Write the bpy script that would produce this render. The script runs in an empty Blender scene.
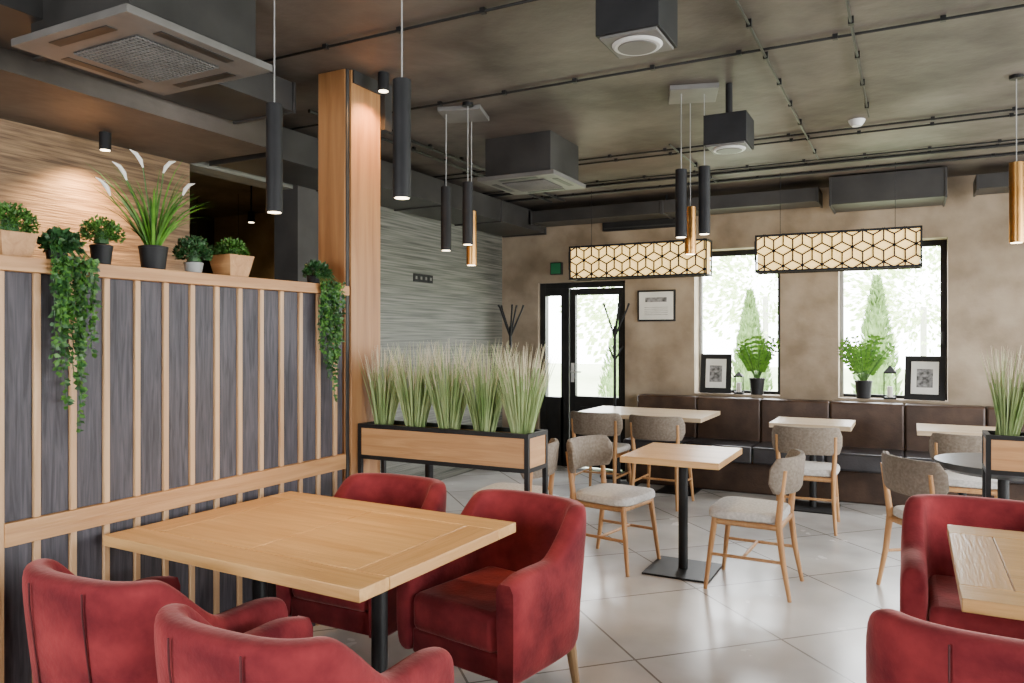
import bpy, math, random
from mathutils import Vector, Matrix
random.seed(7)
S=bpy.context.scene
COL=S.collection
pi=math.pi
H_CEIL=2.97

# ------------------------------------------------------------------ materials
def newmat(name):
    m=bpy.data.materials.new(name); m.use_nodes=True
    nt=m.node_tree; b=nt.nodes['Principled BSDF']
    return m,nt,b
def c4(c): return (c[0],c[1],c[2],1)
def noisy(name,c1,c2,scale=5,rough=0.6,rough2=None,metal=0,bump=0.0,bscale=None,stretch=(1,1,1),detail=6,sheen=0,spec=0.5,p=(0.35,0.65),dist=0.0,coat=0):
    m,nt,b=newmat(name); N=nt.nodes; L=nt.links
    tc=N.new('ShaderNodeTexCoord'); mp=N.new('ShaderNodeMapping'); mp.inputs['Scale'].default_value=stretch
    L.new(tc.outputs['Object'],mp.inputs['Vector'])
    n=N.new('ShaderNodeTexNoise'); n.inputs['Scale'].default_value=scale; n.inputs['Detail'].default_value=detail
    n.inputs['Distortion'].default_value=dist
    L.new(mp.outputs['Vector'],n.inputs['Vector'])
    r=N.new('ShaderNodeValToRGB'); r.color_ramp.elements[0].position=p[0]; r.color_ramp.elements[1].position=p[1]
    r.color_ramp.elements[0].color=c4(c1); r.color_ramp.elements[1].color=c4(c2)
    L.new(n.outputs['Fac'],r.inputs['Fac']); L.new(r.outputs['Color'],b.inputs['Base Color'])
    b.inputs['Metallic'].default_value=metal
    b.inputs['Specular IOR Level'].default_value=spec
    if rough2 is None: b.inputs['Roughness'].default_value=rough
    else:
        mr=N.new('ShaderNodeMapRange'); mr.inputs['To Min'].default_value=rough; mr.inputs['To Max'].default_value=rough2
        L.new(n.outputs['Fac'],mr.inputs['Value']); L.new(mr.outputs['Result'],b.inputs['Roughness'])
    if sheen:
        b.inputs['Sheen Weight'].default_value=sheen; b.inputs['Sheen Roughness'].default_value=0.4
        b.inputs['Sheen Tint'].default_value=(1,.5,.45,1)
    if coat: b.inputs['Coat Weight'].default_value=coat; b.inputs['Coat Roughness'].default_value=0.25
    if bump:
        n2=N.new('ShaderNodeTexNoise'); n2.inputs['Scale'].default_value=bscale or scale*4; n2.inputs['Detail'].default_value=5
        L.new(mp.outputs['Vector'],n2.inputs['Vector'])
        bp=N.new('ShaderNodeBump'); bp.inputs['Strength'].default_value=bump; bp.inputs['Distance'].default_value=0.02
        L.new(n2.outputs['Fac'],bp.inputs['Height']); L.new(bp.outputs['Normal'],b.inputs['Normal'])
    return m
def emis(name,c,s):
    m,nt,b=newmat(name); b.inputs['Base Color'].default_value=c4(c)
    b.inputs['Emission Color'].default_value=c4(c); b.inputs['Emission Strength'].default_value=s
    return m

def wood(name,c1,c2,axis='X',rough=0.5,scale=3):
    st={'X':(0.6,9,9),'Y':(9,0.6,9),'Z':(9,9,0.6)}[axis]
    return noisy(name,c1,c2,scale=scale,rough=rough,stretch=st,detail=8,bump=0.15,dist=0.8,p=(0.3,0.7))

OAK1=(0.36,0.17,0.06); OAK2=(0.52,0.28,0.115)
M_oakX=wood('oak_x',OAK1,OAK2,'X'); M_oakY=wood('oak_y',OAK1,OAK2,'Y'); M_oakZ=wood('oak_z',OAK1,OAK2,'Z')
M_topX=wood('tabletop_oak_x',(0.50,0.26,0.085),(0.68,0.40,0.16),'X',0.35); M_topY=wood('tabletop_oak_y',(0.47,0.24,0.08),(0.62,0.35,0.14),'Y',0.35)
M_topP=wood('tabletop_pale_oak',(0.46,0.34,0.21),(0.62,0.48,0.32),'X',0.35)
M_batten=wood('batten_wood',(0.44,0.25,0.12),(0.60,0.38,0.20),'Z',0.5)
M_columnw=wood('column_wood',(0.25,0.11,0.038),(0.40,0.20,0.075),'Z',0.5,2)
M_board=wood('charcoal_board',(0.024,0.022,0.028),(0.085,0.076,0.088),'Z',0.65,7)
M_chairwood=wood('chair_ash_wood',(0.40,0.19,0.07),(0.55,0.30,0.12),'Z',0.45)
M_leg=wood('leg_pale_wood',(0.45,0.27,0.13),(0.6,0.4,0.2),'Z',0.5)
M_red=noisy('red_velvet',(0.105,0.011,0.016),(0.29,0.036,0.040),scale=7,rough=0.85,sheen=0.38,bump=0.12,bscale=60,detail=9,p=(0.3,0.72),spec=.12)
M_reddark=noisy('red_velvet_seam',(0.05,0.004,0.006),(0.08,0.006,0.008),scale=10,rough=0.8)
M_black=noisy('black_steel',(0.006,0.006,0.006),(0.012,0.012,0.012),scale=8,rough=0.45,spec=.3)
M_blackm=noisy('black_matte',(0.005,0.005,0.006),(0.011,0.011,0.012),scale=8,rough=0.6,spec=.3)
M_gold=noisy('brass',(0.50,0.25,0.07),(0.65,0.36,0.12),scale=5,rough=0.3,metal=1.0)
M_plastic=noisy('ac_plastic',(0.095,0.090,0.084),(0.135,0.129,0.121),scale=5,rough=0.5)
M_plasticL=noisy('light_grey_plastic',(0.25,0.25,0.24),(0.33,0.33,0.32),scale=5,rough=0.5)
M_grille=noisy('ac_grille',(0.01,0.01,0.01),(0.02,0.02,0.02),scale=5,rough=0.5)
M_white=noisy('white_plastic',(0.45,0.45,0.43),(0.55,0.55,0.53),scale=5,rough=0.4)
M_paper=noisy('paper',(0.60,0.60,0.56),(0.72,0.72,0.68),scale=5,rough=0.7)
M_ink=noisy('print_ink',(0.05,0.05,0.05),(0.3,0.3,0.3),scale=25,rough=0.7)
M_taupe=noisy('chair_back_fabric',(0.165,0.13,0.097),(0.24,0.195,0.15),scale=60,rough=0.85,bump=0.2,bscale=200)
M_seat=noisy('chair_seat_fabric',(0.48,0.455,0.42),(0.64,0.61,0.57),scale=60,rough=0.85,bump=0.2,bscale=200)
M_leather=noisy('bench_leather_back',(0.034,0.018,0.011),(0.066,0.037,0.024),scale=6,rough=0.45,bump=0.15,bscale=50,spec=.35)
M_leather2=noisy('bench_leather_seat',(0.020,0.019,0.022),(0.042,0.040,0.046),scale=6,rough=0.28,bump=0.15,bscale=50)  # blue-grey reflection on the seat is put into this colour
M_plaster=noisy('tan_plaster',(0.190,0.142,0.093),(0.355,0.285,0.205),scale=2.6,rough=0.75,rough2=0.9,bump=0.25,bscale=14,detail=12,p=(0.34,0.67))
M_wallgrey=noisy('streaked_plaster_grey',(0.055,0.058,0.048),(0.185,0.185,0.155),scale=3,rough=0.38,rough2=0.65,bump=0.3,bscale=6,stretch=(1,0.45,20),detail=9,dist=0.15)  # same wall material as the warm part; greenish outdoor light put into colour
M_wallwarmlit=noisy('streaked_plaster_warm_lit',(0.11,0.062,0.032),(0.30,0.19,0.10),scale=3.5,rough=0.6,bump=0.4,bscale=6,stretch=(1,0.9,18),detail=10,dist=0.2)  # same wall material again, with its warm lighting put into the colour
M_ceil=noisy('dark_concrete_ceiling',(0.036,0.028,0.022),(0.105,0.086,0.071),scale=1.7,rough=0.7,rough2=0.42,bump=0.25,bscale=9,detail=13,p=(0.34,0.67),dist=.3)
M_dark=noisy('dark_wall_paint',(0.03,0.028,0.026),(0.05,0.046,0.042),scale=3,rough=0.8)
M_duct=noisy('dark_duct',(0.019,0.018,0.017),(0.038,0.036,0.034),scale=3,rough=0.45,spec=.35)
M_soil=noisy('soil',(0.02,0.014,0.01),(0.05,0.035,0.02),scale=30,rough=0.9)
M_leafA=noisy('leaf_green',(0.022,0.075,0.008),(0.07,0.19,0.024),scale=20,rough=0.5)
M_leafB=noisy('leaf_dark_green',(0.012,0.045,0.012),(0.032,0.11,0.026),scale=20,rough=0.5)
M_leafC=noisy('leaf_fresh',(0.05,0.17,0.01),(0.13,0.32,0.03),scale=20,rough=0.45)
M_grassP=noisy('pale_grass',(0.12,0.22,0.045),(0.42,0.50,0.23),scale=14,rough=0.7,stretch=(1,1,0.4),p=(.3,.64))
M_grassT=noisy('dry_grass_tip',(0.60,0.52,0.34),(0.72,0.64,0.45),scale=10,rough=0.8)
M_petal=noisy('white_petal',(0.75,0.72,0.65),(0.85,0.82,0.76),scale=10,rough=0.6)
M_glow=emis('warm_diffuser',(1.0,0.66,0.22),1.8)
M_bulb=emis('lamp_glow',(1.0,0.82,0.55),12)
M_exit=emis('exit_green',(0.005,0.12,0.045),.08)
M_thuja=noisy('thuja_green',(0.14,0.24,0.07),(0.24,0.38,0.14),scale=6,rough=0.8)
M_lawn=noisy('lawn',(0.38,0.44,0.26),(0.48,0.54,0.34),scale=4,rough=0.9)
M_pave=noisy('paving',(0.45,0.44,0.42),(0.55,0.54,0.51),scale=4,rough=0.9)
M_hedge=noisy('hedge_green',(0.42,0.58,0.25),(0.64,0.76,0.42),scale=3,rough=0.9)
M_greytop=noisy('slate_tabletop',(0.04,0.045,0.05),(0.075,0.08,0.085),scale=8,rough=0.3)

def floor_mat():
    m,nt,b=newmat('floor_tile'); N=nt.nodes; L=nt.links
    tc=N.new('ShaderNodeTexCoord'); mp=N.new('ShaderNodeMapping'); mp.inputs['Rotation'].default_value=(0,0,pi/4)
    L.new(tc.outputs['Object'],mp.inputs['Vector'])
    br=N.new('ShaderNodeTexBrick'); br.offset=0; br.squash=1
    br.inputs['Scale'].default_value=1; br.inputs['Brick Width'].default_value=0.8; br.inputs['Row Height'].default_value=0.8
    br.inputs['Mortar Size'].default_value=0.006; br.inputs['Mortar Smooth'].default_value=0.1; br.inputs['Bias'].default_value=0
    br.inputs['Color1'].default_value=(1,1,1,1); br.inputs['Color2'].default_value=(0.86,0.86,0.86,1); br.inputs['Mortar'].default_value=(0.36,0.34,0.32,1)
    L.new(mp.outputs['Vector'],br.inputs['Vector'])
    n=N.new('ShaderNodeTexNoise'); n.inputs['Scale'].default_value=2.2; n.inputs['Detail'].default_value=11
    L.new(tc.outputs['Object'],n.inputs['Vector'])
    r=N.new('ShaderNodeValToRGB'); r.color_ramp.elements[0].position=0.28; r.color_ramp.elements[1].position=0.72
    r.color_ramp.elements[0].color=(0.47,0.45,0.425,1); r.color_ramp.elements[1].color=(0.66,0.645,0.62,1)
    L.new(n.outputs['Fac'],r.inputs['Fac'])
    mx=N.new('ShaderNodeMix'); mx.data_type='RGBA'; mx.blend_type='MULTIPLY'; mx.inputs[0].default_value=1
    L.new(r.outputs['Color'],mx.inputs[6]); L.new(br.outputs['Color'],mx.inputs[7]); L.new(mx.outputs[2],b.inputs['Base Color'])
    mr=N.new('ShaderNodeMapRange'); mr.inputs['To Min'].default_value=0.14; mr.inputs['To Max'].default_value=0.34
    L.new(n.outputs['Fac'],mr.inputs['Value']); L.new(mr.outputs['Result'],b.inputs['Roughness'])
    return m
M_floor=floor_mat()

# ------------------------------------------------------------------ mesh builder
class MB:
    def __init__(s): s.v=[]; s.f=[]; s.fm=[]; s.mats=[]
    def mi(s,m):
        if m not in s.mats: s.mats.append(m)
        return s.mats.index(m)
    def add(s,vs,fs,m,M=None):
        o=len(s.v); k=s.mi(m)
        for p in vs:
            s.v.append(tuple(M@Vector(p)) if M is not None else tuple(p))
        for f in fs: s.f.append([i+o for i in f]); s.fm.append(k)
    def box(s,x0,x1,y0,y1,z0,z1,m,M=None):
        vs=[(x0,y0,z0),(x1,y0,z0),(x1,y1,z0),(x0,y1,z0),(x0,y0,z1),(x1,y0,z1),(x1,y1,z1),(x0,y1,z1)]
        fs=[(3,2,1,0),(4,5,6,7),(0,1,5,4),(1,2,6,5),(2,3,7,6),(3,0,4,7)]
        s.add(vs,fs,m,M)
    def tube(s,pts,rad,m,seg=10,M=None,flat=1.0):
        pts=[Vector(p) for p in pts]; n=len(pts)
        if not hasattr(rad,'__len__'): rad=[rad]*n
        vs=[];fs=[]
        up=Vector((0,0,1))
        d0=(pts[1]-pts[0]).normalized()
        if abs(d0.z)>0.9: up=Vector((1,0,0))
        for i,p in enumerate(pts):
            d=(pts[min(i+1,n-1)]-pts[max(i-1,0)]).normalized()
            a=d.cross(up).normalized(); b=a.cross(d).normalized()
            for k in range(seg):
                t=2*pi*k/seg
                vs.append(p+a*math.cos(t)*rad[i]+b*math.sin(t)*rad[i]*flat)
        for i in range(n-1):
            for k in range(seg):
                k2=(k+1)%seg
                fs.append((i*seg+k,i*seg+k2,(i+1)*seg+k2,(i+1)*seg+k))
        fs.append(tuple(range(seg))[::-1]); fs.append(tuple((n-1)*seg+k for k in range(seg)))
        s.add(vs,fs,m,M)
    def cyl(s,x,y,z0,z1,r0,m,r1=None,seg=24):
        s.tube([(x,y,z0),(x,y,z1)],[r0,r0 if r1 is None else r1],m,seg)
    def leaf(s,p,d,ln,w,m,n=None):
        d=Vector(d).normalized(); p=Vector(p)
        n=Vector((random.uniform(-1,1),random.uniform(-1,1),random.uniform(-1,1))) if n is None else Vector(n)
        a=d.cross(n)
        if a.length<1e-4: a=d.cross(Vector((1,0,0.3)))
        a.normalize(); u=a.cross(d)
        s.add([p,p+d*ln*.45+a*w*.5,p+d*ln-u*ln*.12,p+d*ln*.45-a*w*.5],[(0,1,2,3)],m)
    def blade(s,p,d,ln,w,m,droop=0.4,m2=None,seg=4):
        p=Vector(p); d=Vector(d).normalized(); h=Vector((d.x,d.y,0))
        if h.length<1e-3: h=Vector((1,0,0))
        h.normalize(); a=h.cross(Vector((0,0,1))); ang=random.uniform(0,pi); a=(a*math.cos(ang)+h*math.sin(ang))
        cur=p.copy(); dd=d.copy(); L=ln/seg
        rows=[]
        for i in range(seg+1):
            ww=w*(1-(i/seg)**1.5)*.5+0.0004
            rows.append((cur-a*ww,cur+a*ww))
            dd=(dd+h*droop/seg-Vector((0,0,1))*droop*.55*(i/seg)).normalized()
            cur=cur+dd*L
        for i in range(seg):
            mm=m2 if (m2 and i>=seg-1) else m
            s.add([rows[i][0],rows[i][1],rows[i+1][1],rows[i+1][0]],[(0,1,2,3)],mm)
    def mesh(s,name,sharp=35):
        me=bpy.data.meshes.new(name); me.from_pydata(s.v,[],s.f)
        for m in s.mats: me.materials.append(m)
        for p,k in zip(me.polygons,s.fm): p.material_index=k; p.use_smooth=True
        me.update()
        try: me.set_sharp_from_angle(angle=math.radians(sharp))
        except Exception: pass
        return me
    def build(s,name,loc=(0,0,0),rot=0,bevel=0,parent=None,subsurf=0,sharp=35,center=False):
        if center:
            xs=[v[0] for v in s.v]; ys=[v[1] for v in s.v]; zs=[v[2] for v in s.v]
            c=((min(xs)+max(xs))/2,(min(ys)+max(ys))/2,min(zs))
            s.v=[(v[0]-c[0],v[1]-c[1],v[2]-c[2]) for v in s.v]; loc=c
        me=s.mesh(name,sharp)
        return inst(name,me,loc,rot,bevel,parent,subsurf)
def inst(name,me,loc=(0,0,0),rot=0,bevel=0,parent=None,subsurf=0):
    o=bpy.data.objects.new(name,me); COL.objects.link(o); o.location=loc; o.rotation_euler=(0,0,rot)
    if subsurf:
        md=o.modifiers.new('sub','SUBSURF'); md.levels=subsurf; md.render_levels=subsurf
    if bevel:
        md=o.modifiers.new('bev','BEVEL'); md.width=bevel; md.segments=2; md.limit_method='ANGLE'; md.angle_limit=math.radians(40)
    if parent: o.parent=parent
    return o
def empty(name,loc,rot=0):
    o=bpy.data.objects.new(name,None); COL.objects.link(o); o.location=loc; o.rotation_euler=(0,0,rot); o.empty_display_size=.1
    return o

# ------------------------------------------------------------------ room shell
XR=3.2; XL=-4.35; YB=8.05; YF=-1.6; XLL=-7.6
def slab(name,x0,x1,y0,y1,z0,z1,m,bev=0):
    b=MB(); b.box(x0,x1,y0,y1,z0,z1,m); return b.build(name,bevel=bev)
slab('floor',XLL-.2,XR+.2,YF-.2,YB+.3,-0.12,0,M_floor)
slab('ceiling',XLL-.2,XR+.2,YF-.2,YB+.3,H_CEIL,H_CEIL+.15,M_ceil)
def wall_x(name,y0,y1,x0,x1,ops,m):
    b=MB(); cur=x0
    for (xa,xb,za,zb) in sorted(ops):
        if xa>cur: b.box(cur,xa,y0,y1,0,H_CEIL,m)
        if za>0: b.box(xa,xb,y0,y1,0,za,m)
        if zb<H_CEIL: b.box(xa,xb,y0,y1,zb,H_CEIL,m)
        cur=xb
    if cur<x1: b.box(cur,x1,y0,y1,0,H_CEIL,m)
    return b.build(name)
def wall_y(name,x0,x1,y0,y1,ops,m):
    b=MB(); cur=y0
    for (ya,yb,za,zb) in sorted(ops):
        if ya>cur: b.box(x0,x1,cur,ya,0,H_CEIL,m)
        if za>0: b.box(x0,x1,ya,yb,0,za,m)
        if zb<H_CEIL: b.box(x0,x1,ya,yb,zb,H_CEIL,m)
        cur=yb
    if cur<y1: b.box(x0,x1,cur,y1,0,H_CEIL,m)
    return b.build(name)
DOOR=(-3.87,-2.80,0,2.13); W1=(-2.03,-1.16,0.88,2.42); W2=(-0.62,0.31,0.88,2.42)
W3=(1.2,2.3,0.88,2.42)
wall_x('wall_back',YB,YB+.3,XLL-.2,XR+.2,[DOOR,W1,W2,W3],M_plaster)
wall_y('wall_left_front',XL-.2,XL,YF,3.57,[],M_wallwarmlit)
wall_y('wall_left',XL-.2,XL,3.57,YB,[(3.57,4.74,0,2.68)],M_wallgrey)
RW=[(0.3,2.3,0.4,2.5),(3.2,5.3,0.3,2.6),(5.7,7.6,0.3,2.6)]
wall_y('wall_right',XR,XR+.2,YF,YB,RW,M_plaster)
FW=[(-2.8,-0.7,0.8,2.4)]  # unseen window behind the camera, added and sized for its light
wall_x('wall_front',YF-.2,YF,XLL-.2,XR+.2,FW,M_plaster)
wall_y('wall_side_room',XLL-.2,XLL,YF,YB,[],M_dark)
wall_x('wall_side_room_end',6.6,6.75,XLL,XL-.2,[],M_plaster)
slab('trim_1',XL,-3.55,YF,3.57,2.68,H_CEIL,M_ceil)
slab('trim_2',-4.55,-4.30,4.55,4.80,0,H_CEIL,M_dark)

def window(name,x0,x1,z0,z1,y,parts=1):
    b=MB(); t=.055; d=.06
    b.box(x0,x0+t*.6,y,y+d,z0,z1,M_plasticL if parts==1 else M_blackm); b.box(x1-t,x1,y,y+d,z0,z1,M_blackm)
    b.box(x0+t*.6,x1-t,y,y+d,z0,z0+t,M_blackm); b.box(x0+t*.6,x1-t,y,y+d,z1-t,z1,M_blackm)
    for i in range(1,parts):
        xm=x0+(x1-x0)*i/parts; b.box(xm-.03,xm+.03,y,y+d,z0+t,z1-t,M_blackm)
    b.box(x1-t+.01,x1-.02,y-.03,y,z0+.55,z0+.67,M_black)
    return b.build(name,bevel=.003,center=True)
for i,w in enumerate([W1,W2,W3]): window('window_%d'%(i+1),w[0],w[1],w[2],w[3],YB+.2)
k=4
for (a,b_,z0,z1) in RW:
    b=MB(); t=.06
    b.box(XR+.1,XR+.16,a,a+t,z0,z1,M_blackm); b.box(XR+.1,XR+.16,b_-t,b_,z0,z1,M_blackm)
    b.box(XR+.1,XR+.16,a+t,b_-t,z0,z0+t,M_blackm); b.box(XR+.1,XR+.16,a+t,b_-t,z1-t,z1,M_blackm)
    m_=(a+b_)/2; b.box(XR+.1,XR+.16,m_-.03,m_+.03,z0+t,z1-t,M_blackm)
    b.build('window_%d'%k,center=True); k+=1
for (a,b_,z0,z1) in FW:
    window('window_%d'%k,a,b_,z0,z1,YF-.15,2); k+=1
for i,w in enumerate([W1,W2,W3]):
    b=MB(); b.box(w[0],w[1],YB,YB+.2,w[2],w[2]+.025,M_plaster); b.build('trim_%d'%(i+3),bevel=.004)

def door():
    b=MB(); x0,x1,_,z1=DOOR; y0=YB+.05; y1=YB+.13; m=M_black
    x0+=.003; x1-=.003; z1-=.003
    t=.07
    b.box(x0,x0+t,y0,y1,0,z1,m); b.box(x1-.045,x1,y0,y1,0,z1,m); b.box(x0+t,x1-.045,y0,y1,z1-.06,z1,m)
    b.box(x0+t,x0+.30,y0,y1,0,.80,m); b.box(-3.60,-3.50,y0,y1,0,z1-.06,m)
    b.box(x0+t,-3.60,y0,y1,1.98,z1-.06,m)
    yl0=y0+.01; yl1=y1-.01
    b.box(-3.49,-3.42,yl0,yl1,.01,z1-.07,m); b.box(-2.90,-2.85,yl0,yl1,.01,z1-.07,m)
    b.box(-3.42,-2.90,yl0,yl1,1.98,z1-.07,m); b.box(-3.42,-2.90,yl0,yl1,.01,.82,m)
    b.box(-3.36,-2.96,yl0-.012,yl0,.12,.70,m)
    b.tube([(-3.455,yl0-.0,1.10),(-3.455,yl0-.05,1.10),(-3.33,yl0-.05,1.10)],.010,M_white,8)
    b.box(-3.475,-3.435,yl0-.006,yl0,.98,1.2,M_white)
    b.build('door_1',bevel=.003)
door()

# ------------------------------------------------------------------ outside
slab('lawn_ground',-25,25,YB+.35,45,-.35,-.2,M_lawn)
slab('path_paving',-3.6,-2.6,YB+.35,14,-.2,-.10,M_pave)
def thuja(x,y,h,r):
    b=MB()
    b.cyl(x,y,-.2,.2,.05,M_chairwood)
    b.tube([(x,y,0),(x,y,h*.3),(x,y,h*.7),(x,y,h*.95)],[r*.6,r*.7,r*.35,.02],M_thuja,12)
    for i in range(1800):
        t=random.random(); rr=r*(1-t**1.6)*(.7+.35*random.random()); a=random.uniform(0,2*pi)
        b.leaf((x+rr*math.cos(a),y+rr*math.sin(a),t*h),(math.cos(a)*.5,math.sin(a)*.5,1),.12,.035,M_thuja)
    b.build('thuja_shrub',center=True)
thuja(-2.17,12,2.15,.34); thuja(-.42,12,2.3,.34); thuja(-4.9,14,2.0,.5)
def hedge(x,y,h,r):
    b=MB()
    b.cyl(x,y,-.3,h*.5,.12,M_pave)
    for i in range(1500):
        a=random.uniform(0,2*pi); u=random.uniform(-.9,1); q=math.sqrt(1-u*u); k=random.uniform(.4,1)
        b.leaf((x+r*q*math.cos(a)*k,y+r*q*math.sin(a)*k,h*.62+r*u*k),(math.cos(a),math.sin(a),u),.3,.2,M_hedge)
    b.build('garden_tree',center=True)
for (x,y,h,r) in [(-10,30,5,3),(-5.5,34,6.5,3.2),(0.5,36,5.5,3),(5,33,5,3),(-16,26,6,3.5)]: hedge(x,y,h,r)

# ------------------------------------------------------------------ partition
PX=-2.72
def partition():
    b=MB(); y0=1.42; y1=3.24
    b.box(PX-.10,PX-.03,y0+.02,y1-.005,0,1.725,M_board)
    b.box(PX-.11,PX,y0,y0+.065,0,1.725,M_batten)
    y=y0+.065; pitch=.131
    while y<y1-.03:
        ye=min(y+pitch-.028,y1)
        b.box(PX-.03,PX-.018,y+.002,ye-.002,0,.785,M_board); b.box(PX-.03,PX-.018,y+.002,ye-.002,.865,1.725,M_board)
        if ye+.03<y1:
            b.box(PX-.03,PX-.006,ye,ye+.023,0,.785,M_batten); b.box(PX-.03,PX-.006,ye,ye+.023,.865,1.725,M_batten)
        y+=pitch
    b.box(PX-.03,PX+.006,y0+.065,y1,.785,.865,M_oakY)
    b.box(PX-.16,PX+.03,y0-.5,y1+.0,1.725,1.775,M_oakY)
    b.box(PX-.12,PX-.03,y0-.5,y0-.44,0,1.725,M_batten)
    b.box(PX-.10,PX-.03,y0-.44,y0,0,1.725,M_board)
    b.build('slatted_partition',bevel=.002,center=True)
partition()
b=MB(); b.box(-2.93,PX-.02,3.26,3.55,0,H_CEIL,M_columnw)
b.box(PX-.02,PX,3.29,3.55,0,H_CEIL,M_columnw); b.box(PX-.02,PX-.012,3.265,3.29,0,H_CEIL,M_duct)
b.build('wood_column',bevel=.003,center=True)
b=MB(); b.box(-2.95,-2.69,3.552,3.62,2.70,H_CEIL,M_duct); b.box(PX+.001,PX+.012,3.30,3.62,2.90,H_CEIL,M_duct); b.build('steel_beam_bracket',center=True)

# ------------------------------------------------------------------ tables
def plank_top(b,x0,x1,y0,y1,z1,th=.04,inlay=True,mx=None,my=None):
    mx=mx or M_topX; my=my or M_topY
    z0=z1-th
    b.box(x0+.01,x1-.01,y0+.01,y1-.01,z0+.002,z1-.004,M_oakX)
    w=.14; g=.0020
    if inlay:
        b.box(x0,x1,y0,y0+w-g,z0,z1,mx); b.box(x0,x1,y1-w+g,y1,z0,z1,mx)
        b.box(x0,x0+w-g,y0+w,y1-w,z0,z1,my); b.box(x1-w+g,x1,y0+w,y1-w,z0,z1,my)
        xm=(x0+x1)/2
        b.box(x0+w+g,xm-g,y0+w+g,y1-w-g,z0,z1,mx); b.box(xm+g,x1-w-g,y0+w+g,y1-w-g,z0,z1,mx)
    else:
        b.box(x0,x1,y0,y1,z0,z1,mx)
def pedestal(b,x,y,zt,bs=.22,r=.03):
    b.box(x-bs,x+bs,y-bs,y+bs,0,.012,M_black)
    b.cyl(x,y,.012,zt-.02,r,M_black)
    b.box(x-.15,x+.15,y-.15,y+.15,zt-.02,zt-.001,M_black)
def table(name,x0,x1,y0,y1,zt=.76,peds=1,inlay=True,pale=False,bs=.21,rot=0):
    b=MB(); cx=(x0+x1)/2; cy=(y0+y1)/2
    hx=(x1-x0)/2; hy=(y1-y0)/2
    plank_top(b,-hx,hx,-hy,hy,zt,.04,inlay,M_topP if pale else None)
    if peds==1: pedestal(b,0,0,zt-.04,bs)
    else:
        pedestal(b,-hx*.5,0,zt-.04,bs); pedestal(b,hx*.5,0,zt-.04,bs)
    return b.build(name,(cx,cy,0),rot,bevel=.0025)
table('dining_table',-2.655,-1.41,1.785,2.72,.76,2,bs=.2,rot=math.radians(-2))
table('dining_table',.13,1.45,2.5,3.46,.76,2,bs=.2)
table('dining_table',-1.60,-.99,4.50,5.20,.76,1,inlay=False)
table('dining_table',-2.93,-1.68,6.9,7.7,.76,2,inlay=False,pale=True,bs=.18)
table('dining_table',-1.08,-.43,6.85,7.42,.76,1,inlay=False,pale=True)
table('dining_table',.05,.70,6.83,7.40,.76,1,inlay=False,pale=True)
table('dining_table',-3.35,-2.62,4.1,4.8,.76,1,inlay=False)
b=MB(); b.tube([(0,0,.725),(0,0,.76)],[.36,.36],M_greytop,40); b.tube([(0,0,.70),(0,0,.726)],[.30,.355],M_black,40); pedestal(b,0,0,.72)
b.build('round_table',(.49,5.34,0),bevel=.002)

# ------------------------------------------------------------------ tub armchair (front = +Y local)
def tub_meshes():
    W=.270; yb=-.26; yf=.26
    path=[]
    for i in range(5): path.append((-W,yf-(yf+.02)*i/4))
    n=16
    for i in range(1,n):
        a=pi*i/n; e=2/3.0
        cx=-W*math.copysign(abs(math.cos(a))**e,math.cos(a)); cy=-.02+(yb+.02)*(abs(math.sin(a))**e)
        path.append((cx,cy))
    for i in range(5): path.append((W,-.02+(yf+.02)*i/4))
    b=MB(); vs=[];fs=[]; t=.10
    sec=[(.5,.19),(.52,.34),(.52,.50),(.5,'h-.03'),(.30,'h'),(-.30,'h'),(-.5,'h-.03'),(-.5,.44),(-.42,.30),(-.4,.19)]
    K=len(sec); n=len(path)
    for i,(x,y) in enumerate(path):
        p0=path[max(i-1,0)]; p1=path[min(i+1,n-1)]
        dx,dy=p1[0]-p0[0],p1[1]-p0[1]; l=math.hypot(dx,dy); nx,ny=(dy/l,-dx/l)
        if nx*x+ny*y<0: nx,ny=-nx,-ny
        s=min(1,max(0,(-0.03-y)/.13)); s=s*s*(3-2*s)
        h=.61+.18*s
        if y>.2: h-=.02*((y-.2)/.07)
        for (o,z) in sec:
            zz={'h':h,'h-.03':h-.03}.get(z,z)
            lean=.055*max(0,(zz-.35)/.45)*(s)
            vs.append((x+nx*(o*t)+nx*lean*.3,y+ny*(o*t)-lean,zz))
    for i in range(n-1):
        for k in range(K):
            k2=(k+1)%K; fs.append((i*K+k,i*K+k2,(i+1)*K+k2,(i+1)*K+k))
    for base in (0,(n-1)*K):
        c=len(vs)
        ring=[vs[base+k] for k in range(K)]
        mx=sum(r[0] for r in ring)/K; mz=sum(r[2] for r in ring)/K
        for r in ring: vs.append((mx+(r[0]-mx)*.8,r[1]+.03,mz+(r[2]-mz)*.93))
        for k in range(K):
            k2=(k+1)%K; fs.append((base+k,base+k2,c+k2,c+k) if base else (base+k2,base+k,c+k,c+k2))
        fs.append(tuple(c+k for k in range(K)))
    b.add(vs,fs,M_red); shell=b
    c=MB(); c.box(-.220,.220,-.22,.29,.30,.455,M_red)
    d=MB(); d.box(-.232,.232,-.225,.268,.20,.30,M_red)
    l=MB()
    for sx in (-1,1):
        for sy in (-1,1):
            l.tube([(sx*.25,sy*.235,0),(sx*.235,sy*.205,.21)],[.015,.026],M_leg,10)
    e=MB()
    for x in (-.12,.12):
        pts=[]
        for k in range(9):
            z=.24+(.765-.24)*k/8; pts.append((x,-.3095-.055*max(0,(z-.35)/.45)+(0.0 if z<.7 else .006),z))
        e.tube(pts,.003,M_reddark,6)
    return shell.mesh('tub_shell',80),c.mesh('tub_cushion'),d.mesh('tub_base'),l.mesh('tub_legs'),e.mesh('tub_seams')
TUB=tub_meshes()
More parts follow.
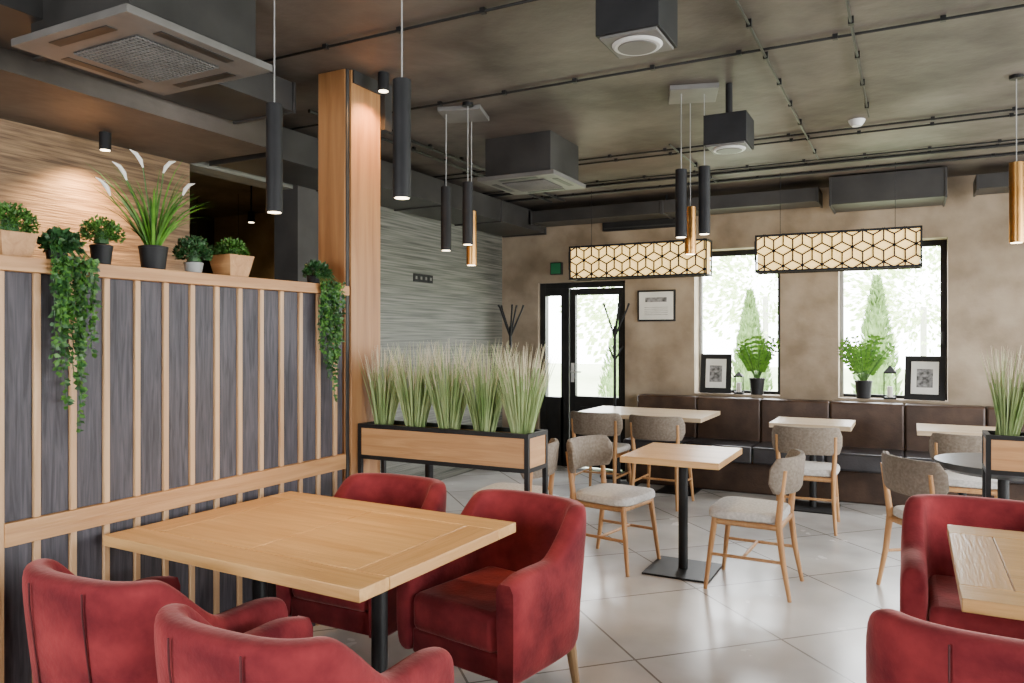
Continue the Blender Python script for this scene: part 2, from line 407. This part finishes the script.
def tub(x,y,rot):
    e=empty('tub_armchair',(x,y,0),rot)
    inst('shell',TUB[0],parent=e,subsurf=2)
    o=inst('seat_cushion',TUB[1],parent=e,bevel=.035); o.modifiers['bev'].segments=4
    inst('seat_base',TUB[2],parent=e,bevel=.01)
    inst('legs',TUB[3],parent=e)
    inst('seams',TUB[4],parent=e)
tub(-2.225,1.70,math.radians(2)); tub(-1.49,1.61,math.radians(1))
tub(-2.30,2.90,pi); tub(-1.545,2.81,pi-math.radians(10))
tub(.285,3.64,pi); tub(.215,2.44,math.radians(-2))

# ------------------------------------------------------------------ bentwood dining chair (front=+Y)
def chair_mesh():
    b=MB(); w=M_chairwood
    for s in (-1,1):
        b.tube([(s*.215,.215,0),(s*.20,.19,.22),(s*.185,.165,.425)],[.012,.016,.019],w,10)
        b.tube([(s*.215,-.265,0),(s*.20,-.225,.22),(s*.195,-.20,.43),(s*.205,-.215,.58),(s*.212,-.24,.74)],[.012,.017,.020,.017,.012],w,10)
        b.tube([(s*.203,.198,.21),(s*.201,-.222,.21)],.010,w,8)
        b.tube([(s*.185,.165,.405),(s*.195,-.20,.405)],.018,w,8)
    b.tube([(-.20,0,.21),(.20,0,.21)],.010,w,8)
    b.tube([(-.185,.165,.405),(.185,.165,.405)],.018,w,8); b.tube([(-.195,-.20,.405),(.195,-.20,.405)],.018,w,8)
    n=28
    prof=[(.93,.425),(1.0,.435),(1.0,.462),(.96,.478),(.80,.484)]
    vs=[];fs=[]
    for (k,z) in prof:
        for i in range(n):
            a=2*pi*i/n; e=2/5
            ca,sa=math.cos(a),math.sin(a)
            x=.225*math.copysign(abs(ca)**e,ca); y=.215*math.copysign(abs(sa)**e,sa)
            x*=1+.05*(y/.215)
            vs.append((x*k,y*k,z))
    for r in range(len(prof)-1):
        for i in range(n):
            j=(i+1)%n; fs.append((r*n+i,r*n+j,(r+1)*n+j,(r+1)*n+i))
    fs.append(tuple(range(n))[::-1]); fs.append(tuple((len(prof)-1)*n+i for i in range(n)))
    b.add(vs,fs,M_seat)
    n=17; vs=[];fs=[]
    for i in range(n):
        u=-1+2*i/(n-1)
        x=.245*math.sin(u*1.25)/math.sin(1.25); y=-.285+.125*(u*u)
        tx=.245*math.cos(u*1.25)*1.25/math.sin(1.25); ty=.25*u
        l=math.hypot(tx,ty); nx,ny=-ty/l,tx/l
        e=1-max(0,(abs(u)-.82)/.18)**2*.55
        zc=.705; hh=.105*e; th=.019*(e**.5)
        for (o,q) in ((-th,-.8),(-th*1.05,0),(-th,.8),(-th*.5,1),(th*.5,1),(th,.8),(th*1.05,0),(th,-.8),(th*.5,-1),(-th*.5,-1)):
            z=zc+hh*q
            vs.append((x+nx*o,y+ny*o-.10*(z-.70),z))
    K=10
    for i in range(n-1):
        for k in range(K):
            k2=(k+1)%K; fs.append((i*K+k,(i+1)*K+k,(i+1)*K+k2,i*K+k2))
    fs.append(tuple(range(K))); fs.append(tuple((n-1)*K+k for k in range(K))[::-1])
    b.add(vs,fs,M_taupe)
    return b.mesh('dining_chair',50)
CH=chair_mesh()
def chair(x,y,face):
    inst('dining_chair',CH,(x,y,0),math.radians(face-90))
chair(-1.74,4.80,-10); chair(-.86,4.76,178)
chair(-.72,6.47,92); chair(.17,5.09,36)
chair(-2.58,6.78,90); chair(-1.98,6.72,88)
chair(.38,6.50,90); chair(-2.36,4.50,184); chair(-3.62,4.4,0)

# ------------------------------------------------------------------ bench
def bench():
    b=MB(); x0=-2.6; x1=3.15; n=9; w=(x1-x0)/n
    b.box(x0,x1,7.50,8.04,0,.30,M_leather)
    for i in range(n):
        a=x0+i*w
        b.box(a+.002,a+w-.002,7.40,7.88,.30,.46,M_leather2)
        b.box(a+.002,a+w-.002,7.86,8.045,.44,.88,M_leather)
    o=b.build('banquette_bench',bevel=.02,center=True); o.modifiers['bev'].segments=3
bench()

# ------------------------------------------------------------------ planters with grass
def grass_clump(b,x,y,z,h,n=150,r=.045,spread=.25,xmin=.01):
    for i in range(n):
        a=random.uniform(0,2*pi); q=random.random()**.5
        dx=math.cos(a)*q*spread
        if x+dx*h*1.6<xmin: dx=-dx*.3
        d=Vector((dx,math.sin(a)*q*spread*.7,1))
        b.blade((max(x+math.cos(a)*r*q,xmin+.02),y+math.sin(a)*r*q,z),d,h*random.uniform(.65,1.05),random.uniform(.004,.008),M_grassP,random.uniform(.02,.16),M_grassT if random.random()<.7 else None)
def planter(x0,y0,L=1.05,D=.22,nc=5,h=.485):
    b=MB(); t=.022; zt=1.02; zb=.85; m=M_black
    for x in (0,L-t):
        for y in (0,D-t): b.box(x,x+t,y,y+t,0,zt,m)
    for z in (zt-t,zb-t,.10):
        for y in (0,D-t): b.box(t,L-t,y,y+t,z,z+t,m)
        for x in (0,L-t): b.box(x,x+t,t,D-t,z,z+t,m)
    b.box(t,L-t,.004,.018,zb,zt-t,M_oakX); b.box(t,L-t,D-.018,D-.004,zb,zt-t,M_oakX)
    b.box(.004,.018,t,D-t,zb,zt-t,M_oakY); b.box(L-.018,L-.004,t,D-t,zb,zt-t,M_oakY)
    b.box(t,L-t,t,D-t,zb,zt-.05,M_soil)
    for i in range(nc):
        grass_clump(b,.09+(L-.18)*i/(nc-1),D/2,zt-.05,h*random.uniform(.95,1.05),300)
    b.build('grass_planter',(x0,y0,0),bevel=0)
planter(-2.715,3.34,1.055,.23)
planter(.33,4.38,1.05,.23)

# ------------------------------------------------------------------ partition plants
def pot_round(b,x,y,z,r,h,m):
    b.tube([(x,y,z),(x,y,z+h*.9),(x,y,z+h*.9),(x,y,z+h)],[r*.78,r*.97,r,r],m,20); b.cyl(x,y,z+h,z+h+.002,r*.85,M_soil)
def pot_sq(b,x,y,z,r0,r1,h,m):
    vs=[(x-r0,y-r0,z),(x+r0,y-r0,z),(x+r0,y+r0,z),(x-r0,y+r0,z),(x-r1,y-r1,z+h),(x+r1,y-r1,z+h),(x+r1,y+r1,z+h),(x-r1,y+r1,z+h)]
    b.add(vs,[(3,2,1,0),(4,5,6,7),(0,1,5,4),(1,2,6,5),(2,3,7,6),(3,0,4,7)],m)
def bush(b,x,y,z,rx,rz,n,m,size=.022):
    for i in range(n):
        a=random.uniform(0,2*pi); u=random.uniform(-.35,1); q=math.sqrt(max(0,1-u*u)); k=random.uniform(.55,1.05)
        p=(x+rx*q*math.cos(a)*k,y+rx*q*math.sin(a)*k,z+rz*u*k)
        b.leaf(p,(math.cos(a)*q+random.uniform(-.6,.6),math.sin(a)*q+random.uniform(-.6,.6),u+random.uniform(-.3,.7)),size*random.uniform(.7,1.3),size*.75,m)
    b.tube([(x,y,z-rz*.5),(x,y,z+rz*.3)],[rx*.4,rx*.3],M_leafB,8)
ZC=1.776; XC=PX-.07
b=MB(); pot_sq(b,0,0,0,.048,.064,.09,M_oakX); bush(b,0,0,.12,.082,.07,1200,M_leafA,.013); b.build('potted_boxwood',(XC-.02,1.55,ZC))
b=MB(); pot_round(b,0,0,0,.042,.08,M_blackm); bush(b,0,0,.12,.072,.065,1100,M_leafA,.013); b.build('potted_boxwood',(XC,1.88,ZC))
b=MB(); pot_round(b,0,0,0,.042,.05,M_plasticL); bush(b,0,0,.09,.072,.07,1000,M_leafB,.015); b.build('potted_boxwood',(XC,2.31,ZC))
b=MB(); pot_sq(b,0,0,0,.052,.072,.10,M_oakX); bush(b,0,0,.115,.07,.06,1000,M_leafA,.014); b.build('potted_boxwood',(XC,2.52,ZC))
b=MB(); pot_round(b,0,0,0,.058,.10,M_blackm)
for i in range(85):
    a=random.uniform(0,2*pi); q=random.random()
    b.blade((.02*math.cos(a),.02*math.sin(a),.09),(math.cos(a)*q*.6,math.sin(a)*q*.6,1),random.uniform(.25,.44),.011,M_leafC if i%2 else M_leafA,random.uniform(.3,.8),seg=6)
for (dx,dy,hh) in ((.02,-.17,.35),(0,-.06,.42),(.02,.04,.41),(.03,.15,.33),(.0,-.24,.28)):
    b.tube([(0,0,.09),(dx*.5,dy*.35,hh*.6),(dx,dy*.8,hh)],.0025,M_leafA,6)
    sg=-1 if dy<0 else 1
    b.tube([(dx,dy*.8,hh),(dx,dy*.8+sg*.012,hh+.028),(dx,dy*.8+sg*.032,hh+.050),(dx,dy*.8+sg*.062,hh+.062)],[.003,.0085,.008,.001],M_petal,8)
b.build('potted_flowering_grass',(XC,2.11,ZC))
def vine(name,y,zt,length,width,n):
    b=MB(); pot_round(b,0,0,0,.04,.06,M_blackm); bush(b,.02,0,.06,.060,.055,400,M_leafB,.022)
    for s in range(n):
        y0=random.uniform(-width/2,width/2); L=length*random.uniform(.3,.95)*(1-.45*abs(y0)/(width/2))
        if s==0: y0=.01; L=length
        pts=[(0.0,y0*.4,.06),(.06,y0*.7,.06),(.115,y0,.0)]
        z=0; yy=y0; xx=.115
        while z>-L:
            z-=.03; yy+=random.uniform(-.007,.007); xx+=random.uniform(-.004,.004); xx=max(.108,min(.14,xx)); pts.append((xx,yy,z))
        b.tube(pts,.0018,M_leafB,5)
        for p in pts[1:]:
            for k in range(4):
                b.leaf((p[0],p[1],p[2]+random.uniform(-.015,.015)),(random.uniform(.0,1),random.uniform(-1,1),random.uniform(-1,.2)),random.uniform(.018,.030),.017,M_leafA if random.random()<.6 else M_leafB,(random.uniform(.3,1),random.uniform(-.6,.6),random.uniform(-.5,.5)))
    b.build(name,(XC,y,ZC))
vine('hanging_vine',1.705,ZC,.58,.18,22)
vine('hanging_vine',3.07,ZC,.60,.20,22)

# ------------------------------------------------------------------ pendants
def pendant(x,y,z0,z1,r,m,light=0):
    b=MB()
    b.tube([(0,0,0),(0,0,z1-z0)],[r,r],m,28)
    b.tube([(0,0,-.0012),(0,0,0.004)],[r*.8,r*.8],M_bulb,20)
    b.cyl(0,0,z1-z0,H_CEIL-z0-.02,.003,M_plasticL,seg=6)
    b.cyl(0,0,H_CEIL-z0-.02,H_CEIL-z0,.035,M_black,seg=20)
    b.build('pendant_lamp',(x,y,z0))
    if light:
        l=bpy.data.lights.new('pendant_spot','SPOT'); l.energy=light; l.spot_size=math.radians(75); l.spot_blend=.8; l.color=(1,.75,.45); l.shadow_soft_size=.03
        o=bpy.data.objects.new('pendant_spot',l); COL.objects.link(o); o.location=(x,y,z0-.02)
pendant(-2.35,2.35,2.02,2.47,.034,M_blackm,35); pendant(-1.70,2.35,2.025,2.47,.034,M_blackm,35)
pendant(-2.66,4.16,2.06,2.47,.034,M_blackm,20); pendant(-2.46,4.10,2.08,2.47,.034,M_blackm,0); pendant(-2.60,4.38,1.98,2.34,.034,M_gold,15)
pendant(-1.20,4.45,2.09,2.49,.034,M_blackm,20); pendant(-1.08,4.52,2.11,2.51,.034,M_blackm,0); pendant(-1.20,4.66,2.01,2.30,.034,M_gold,15)
pendant(.53,5.10,2.03,2.48,.036,M_gold,15)
for (x,y) in ((-2.58,4.25),(-1.15,4.53)):
    b=MB(); b.box(-.14,.14,-.14,.14,-.03,0,M_plastic); b.build('ceiling_rose_plate',(x,y,H_CEIL),rot=.3,bevel=.003)

# ------------------------------------------------------------------ lattice lamps
def lattice_lamp(x0,x1,y,z0,z1,d=.22,s=.092):
    b=MB(); L=x1-x0; Hh=z1-z0; t=.014
    b.box(t*1.2,L-t*1.2,t*1.2,d-t*1.2,t*1.2,Hh-t*1.2,M_glow)
    for yy in (0,d-t):
        b.box(0,L,yy,yy+t,0,t*1.3,M_blackm); b.box(0,L,yy,yy+t,Hh-t*1.3,Hh,M_blackm)
        b.box(0,t,yy,yy+t,0,Hh,M_blackm); b.box(L-t,L,yy,yy+t,0,Hh,M_blackm)
    for xx in (0,L-t):
        b.box(xx,xx+t,t,d-t,0,t,M_blackm); b.box(xx,xx+t,t,d-t,Hh-t,Hh,M_blackm)
    def clip(p,q):
        t0,t1=0,1; dx,dz=q[0]-p[0],q[1]-p[1]
        for pp,qq in ((-dx,p[0]),(dx,L-p[0]),(-dz,p[1]),(dz,Hh-p[1])):
            if abs(pp)<1e-9:
                if qq<0: return None
            else:
                r=qq/pp
                if pp<0: t0=max(t0,r)
                else: t1=min(t1,r)
        if t0>=t1: return None
        return (p[0]+dx*t0,p[1]+dz*t0),(p[0]+dx*t1,p[1]+dz*t1)
    segs=set()
    wx=s*math.sqrt(3)
    for r in range(-2,6):
        for c in range(-2,int(L/wx)+3):
            cx=c*wx+(wx/2 if r%2 else 0); cz=Hh/2+(r-1)*1.5*s-0.25*s
            V=[(round(cx+s*math.cos(pi/6+k*pi/3),4),round(cz+s*math.sin(pi/6+k*pi/3),4)) for k in range(6)]
            for k in range(6):
                e=tuple(sorted((V[k],V[(k+1)%6]))); segs.add(e)
            for k in (0,2,4) : segs.add(tuple(sorted(((round(cx,4),round(cz,4)),V[k]))))
    done=set()
    for p,q in segs:
        key=(round(p[0],2),round(p[1],2),round(q[0],2),round(q[1],2))
        if key in done: continue
        done.add(key)
        c=clip(p,q)
        if not c: continue
        p,q=c; dx,dz=q[0]-p[0],q[1]-p[1]; l=math.hypot(dx,dz)
        if l<.005: continue
        a=math.atan2(dz,dx)
        for yy in (.004,d-.012):
            M=Matrix.Translation((p[0],yy,p[1]))@Matrix.Rotation(-a,4,'Y')
            b.box(0,l,0,.008,-.006,.006,M_blackm,M)
    for xx in (.2,L-.2):
        b.tube([(xx,d/2,Hh),(xx,d/2,H_CEIL-z0)],.0025,M_black,6)
    b.build('lattice_pendant_lamp',(x0,y-d/2,z0))
lattice_lamp(-3.04,-1.66,7.15,2.075,2.41)
lattice_lamp(-1.23,.09,7.15,2.075,2.41)
lattice_lamp(1.0,2.3,7.15,2.075,2.41)
lattice_lamp(-6.9,-5.9,5.6,1.75,2.0,.2,.08)

# ------------------------------------------------------------------ AC cassettes, ducts, conduits
def cassette(x0,x1,y0,y1,z):
    b=MB(); w=x1-x0; d=y1-y0
    b.box(w*.07,w*.93,d*.07,d*.93,.03,H_CEIL-z,M_duct)
    b.box(0,w,0,d,0,.03,M_plastic)
    b.box(w*.22,w*.78,d*.22,d*.78,-.004,0,M_grille)
    n=18
    for i in range(n):
        xx=w*.23+(w*.54)*i/(n-1); b.box(xx-.002,xx+.002,d*.22,d*.78,-.009,-.003,M_plastic)
        yy=d*.23+(d*.54)*i/(n-1); b.box(w*.22,w*.78,yy-.002,yy+.002,-.009,-.003,M_plastic)
    for (a,b1,c,e) in ((.25,.75,.06,.13),(.25,.75,.87,.94)):
        b.box(w*a,w*b1,d*c,d*e,-.003,0,M_grille); b.box(w*c,w*e,d*a,d*b1,-.003,0,M_grille)
    b.build('ceiling_air_conditioner',(x0,y0,z),bevel=.004)
cassette(-3.18,-2.47,1.76,2.46,2.66)
cassette(-2.84,-2.22,4.87,5.47,2.65)
def spotbox(x0,x1,y0,y1,z0,z1):
    b=MB(); w=x1-x0; d=y1-y0
    b.box(0,w,0,d,0.01,z1-z0,M_blackm); b.box(.012,w-.012,.012,d-.012,0,.012,M_plastic)
    b.tube([(w/2,d/2,-.010),(w/2,d/2,.0)],[w*.36,w*.40],M_white,32); b.tube([(w/2,d/2,-.013),(w/2,d/2,-.009)],[w*.30,w*.31],M_plastic,32)
    if z1<H_CEIL: b.cyl(w/2,d/2,z1-z0,H_CEIL-z0,.02,M_black)
    b.build('ceiling_speaker',(x0,y0,z0),bevel=.003)
spotbox(-1.03,-.79,2.63,2.88,2.60,H_CEIL)
spotbox(-1.05,-.81,4.37,4.61,2.59,2.77)
b=MB(); b.tube([(0,0,-.04),(0,0,-.015),(0,0,0)],[.03,.05,.055],M_white,20); b.build('smoke_detector',(-.32,5.65,H_CEIL))
def conduit(pts,r=.007):
    b=MB(); b.tube(pts,r,M_black,8)
    p,q=Vector(pts[0]),Vector(pts[-1]); n=int((q-p).length/.45)
    for i in range(n):
        c=p.lerp(q,(i+.5)/n); b.box(c.x-.012,c.x+.012,c.y-.012,c.y+.012,c.z-.010,H_CEIL,M_black)
    b.build('ceiling_conduit',center=True)
zc=H_CEIL-.014
conduit([(-4.2,4.0,zc),(3.1,4.0,zc)]); conduit([(-4.2,5.8,zc),(3.1,5.8,zc)]); conduit([(-4.2,5.95,zc),(3.1,5.95,zc)])
conduit([(-4.2,6.7,zc),(3.1,6.7,zc)]); conduit([(-.66,.2,zc-.012),(-.66,6.6,zc-.012)]); conduit([(-.24,.2,zc-.012),(-.24,5.5,zc-.012)])
conduit([(-4.2,2.95,zc),(3.1,2.95,zc)]); conduit([(-3.4,3.7,zc-.012),(-3.4,7.4,zc-.012)],.012); conduit([(-3.25,3.7,zc-.012),(-3.25,7.4,zc-.012)],.012)
conduit([(-1.6,5.6,zc-.012),(-1.6,7.2,zc-.012)]); conduit([(-4.2,6.85,zc),(3.1,6.85,zc)],.012)
conduit([(-4.2,7.2,zc),(3.1,7.2,zc)],.012)
def duct(x0,x1,y0,y1,z0,z1):
    b=MB(); b.box(x0,x1,y0,y1,z0,z1,M_duct)
    if x1-x0>y1-y0:
        n=max(1,int((x1-x0)/1.0))
        for i in range(n+1):
            x=x0+(x1-x0)*i/n; b.box(max(x0,x-.015)-.001,min(x1,x+.015)+.001,y0-.012,y1+.012,z0-.012,z1+.0,M_duct)
        b.cyl((x0+x1)/2,(y0+y1)/2,z1,H_CEIL,.012,M_black)
    else:
        n=max(1,int((y1-y0)/1.0))
        for i in range(n+1):
            y=y0+(y1-y0)*i/n; b.box(x0-.012,x1+.012,max(y0,y-.015)-.001,min(y1,y+.015)+.001,z0-.012,z1,M_duct)
        b.cyl((x0+x1)/2,(y0+y1)/2,z1,H_CEIL,.012,M_black)
    b.build('ventilation_duct',center=True,bevel=.002)
duct(-4.3,-3.75,3.7,8.0,2.70,2.92)
duct(-3.72,-.75,7.55,7.9,2.76,2.89)
duct(-.65,.28,7.45,7.95,2.70,2.95)
duct(.5,3.1,7.55,7.9,2.76,2.88)
duct(-3.5,-3.05,-1.4,3.2,2.76,2.92)
b=MB(); b.box(-3.05,-2.2,YB-.05,YB,2.68,2.78,M_blackm); b.box(-3.03,-2.22,YB-.055,YB-.05,2.70,2.715,M_grille); b.build('slot_air_vent',center=True,bevel=.003)

def spot(name,loc,tgt,e,size=60,col=(1,.66,.34),r=.03):
    l=bpy.data.lights.new(name,'SPOT'); l.energy=e; l.spot_size=math.radians(size); l.spot_blend=.9; l.color=col; l.shadow_soft_size=r
    o=bpy.data.objects.new(name,l); COL.objects.link(o); o.location=loc
    d=Vector(tgt)-Vector(loc); o.rotation_euler=d.to_track_quat('-Z','Y').to_euler()
def fixture(x,y,z,zt):
    b=MB(); b.cyl(0,0,0,min(.10,zt-z),.032,M_blackm); b.cyl(0,0,-.002,0.002,.026,M_bulb)
    if zt-z>.1: b.cyl(0,0,.10,zt-z,.008,M_black)
    b.build('ceiling_spotlight',(x,y,z))
fixture(-2.60,3.42,2.87,H_CEIL); spot('column_spot',(-2.60,3.42,2.86),(-2.70,3.42,2.2),60,130,(1,.52,.20))
for y in (1.75,2.8): 
    fixture(-4.12,y,2.58,2.68); spot('wall_washer',(-4.12,y,2.57),(-4.3,y,1.8),190,125,(1,.62,.30))
fixture(-5.6,5.3,2.6,H_CEIL); spot('room_spot',(-5.6,5.3,2.58),(-5.7,6.6,1.6),110,90)

# ------------------------------------------------------------------ wall and sill items
b=MB(); b.box(-.21,.21,-.025,0,0,.34,M_blackm); b.box(-.19,.19,-.027,-.02,.02,.32,M_paper); b.box(-.12,.12,-.0285,-.02,.21,.26,M_ink)
for i in range(5): b.box(-.13,.13,-.0285,-.02,.07+i*.02,.074+i*.02,M_ink)
b.build('framed_certificate',(-2.44,YB,1.67),bevel=.002)
def photo_frame(x,y,z,w,h,rot):
    b=MB(); T=Matrix.Rotation(math.radians(-12),4,'X')
    b.box(-w/2,w/2,-.02,0,0,h,M_blackm,T); b.box(-w/2+.055,w/2-.055,-.022,-.018,.055,h-.055,M_paper,T); b.box(-w*.2,w*.2,-.024,-.02,h*.28,h*.7,M_ink,T)
    b.box(-.015,.015,.0,.10,.0,.012,M_blackm)
    b.build('photo_frame',(x,y,z),rot,bevel=.002)
ZS=.906
photo_frame(-1.82,YB+.06,ZS,.32,.42,.08); photo_frame(.12,YB+.06,ZS,.34,.42,-.12)
def lantern(x,y,z,h=.36,w=.055):
    b=MB()
    b.box(-w,w,-w,w,0,.02,M_blackm); b.box(-w,w,-w,w,h*.68,h*.72,M_blackm)
    for sx in (-1,1):
        for sy in (-1,1): b.box(sx*w-(.008 if sx>0 else 0),sx*w+(.008 if sx<0 else 0),sy*w-(.008 if sy>0 else 0),sy*w+(.008 if sy<0 else 0),.02,h*.68,M_blackm)
    b.add([(-w,-w,h*.72),(w,-w,h*.72),(w,w,h*.72),(-w,w,h*.72),(0,0,h*.9)],[(0,1,4),(1,2,4),(2,3,4),(3,0,4)],M_blackm)
    b.tube([(0.02*math.cos(t),0,h*.92+.02*math.sin(t)) for t in [i*2*pi/12 for i in range(13)]],.003,M_blackm,6)
    b.cyl(0,0,.02,.12,.025,M_petal)
    b.build('candle_lantern',(x,y,z))
lantern(-.17,YB+.08,ZS); lantern(-1.585,YB+.09,ZS,.26,.045)
def zz(x,y,z):
    b=MB(); pot_round(b,0,0,0,.08,.17,M_blackm)
    for s in range(32):
        a=random.uniform(0,2*pi); q=random.uniform(.1,.55); L=random.uniform(.24,.44)
        d=Vector((math.cos(a)*q,math.sin(a)*q*.2-.05,1)).normalized(); p=Vector((math.cos(a)*.02,math.sin(a)*.02,.16)); pts=[p.copy()]
        for k in range(9):
            d=(d+Vector((math.cos(a)*.025,math.sin(a)*.01,-.015))).normalized(); p=p+d*L/9; pts.append(p.copy())
            if k>1:
                sd=d.cross(Vector((0.2*math.cos(a),1,.2))).normalized()
                for sg in (-1,1): b.leaf(p,(sd*sg+d*.6),.048,.030,M_leafC,(0,-1,.5))
        b.tube(pts,.004,M_leafA,5)
    b.build('potted_zz_plant',(x,y,z))
zz(-1.40,YB+.08,ZS); zz(-.40,YB+.08,ZS)
def coat_rack(x,y):
    b=MB(); b.tube([(0,0,0),(0,0,.03)],[.16,.15],M_blackm,24); b.cyl(0,0,.03,1.62,.016,M_blackm)
    for k in range(5):
        a=2*pi*k/5+.3
        b.tube([(0,0,1.50),(.05*math.cos(a),.05*math.sin(a),1.62),(.13*math.cos(a),.13*math.sin(a),1.80+.03*(k%2)),(.15*math.cos(a),.15*math.sin(a),1.86)],[.012,.011,.010,.012],M_blackm,8)
    for k in range(3):
        a=2*pi*k/3; b.tube([(0,0,1.25),(.09*math.cos(a),.09*math.sin(a),1.40)],[.010,.009],M_blackm,8)
    b.build('coat_rack',(x,y,0))
coat_rack(-4.0,7.6); coat_rack(-2.80,7.72)
b=MB(); b.box(-.07,.07,-.05,0,0,.14,M_blackm); b.box(-.06,.06,-.054,-.05,.01,.13,M_exit); b.build('exit_sign',(-3.62,YB,2.22),bevel=.002)
b=MB()
for i in range(4): b.box(0,.012,i*.085,i*.085+.08,0,.08,M_blackm); b.box(.012,.015,i*.085+.025,i*.085+.055,.025,.055,M_plastic)
b.build('wall_sockets',(XL,6.2,2.05),bevel=.002)

# ------------------------------------------------------------------ world and lights
w=bpy.data.worlds.new('World'); S.world=w; w.use_nodes=True
bg=w.node_tree.nodes['Background']; bg.inputs[0].default_value=(0.96,0.985,1.0,1); bg.inputs[1].default_value=20.5
def portal(loc,rot,sx,sy):
    l=bpy.data.lights.new('portal','AREA'); l.shape='RECTANGLE'; l.size=sx; l.size_y=sy; l.cycles.is_portal=True
    o=bpy.data.objects.new('window_portal',l); COL.objects.link(o); o.location=loc; o.rotation_euler=rot
for (a,b_,z0,z1) in (W1,W2,W3,(-3.5,-2.8,.8,2.05)):
    portal(((a+b_)/2,YB+.32,(z0+z1)/2),(-pi/2,0,0),b_-a,z1-z0)
for (a,b_,z0,z1) in RW:
    portal((XR+.22,(a+b_)/2,(z0+z1)/2),(0,pi/2,0),z1-z0,b_-a)
for (a,b_,z0,z1) in FW:
    portal(((a+b_)/2,YF-.22,(z0+z1)/2),(pi/2,0,0),b_-a,z1-z0)

# ------------------------------------------------------------------ camera
cd=bpy.data.cameras.new('camera'); cam=bpy.data.objects.new('camera',cd); COL.objects.link(cam)
cam.location=(0,0,1.5); cam.rotation_euler=(pi/2,0,math.radians(27.64)); cd.sensor_width=36; cd.lens=760/1024*36; cd.shift_y=-.0044
cd.clip_start=.05; cd.clip_end=200
S.camera=cam
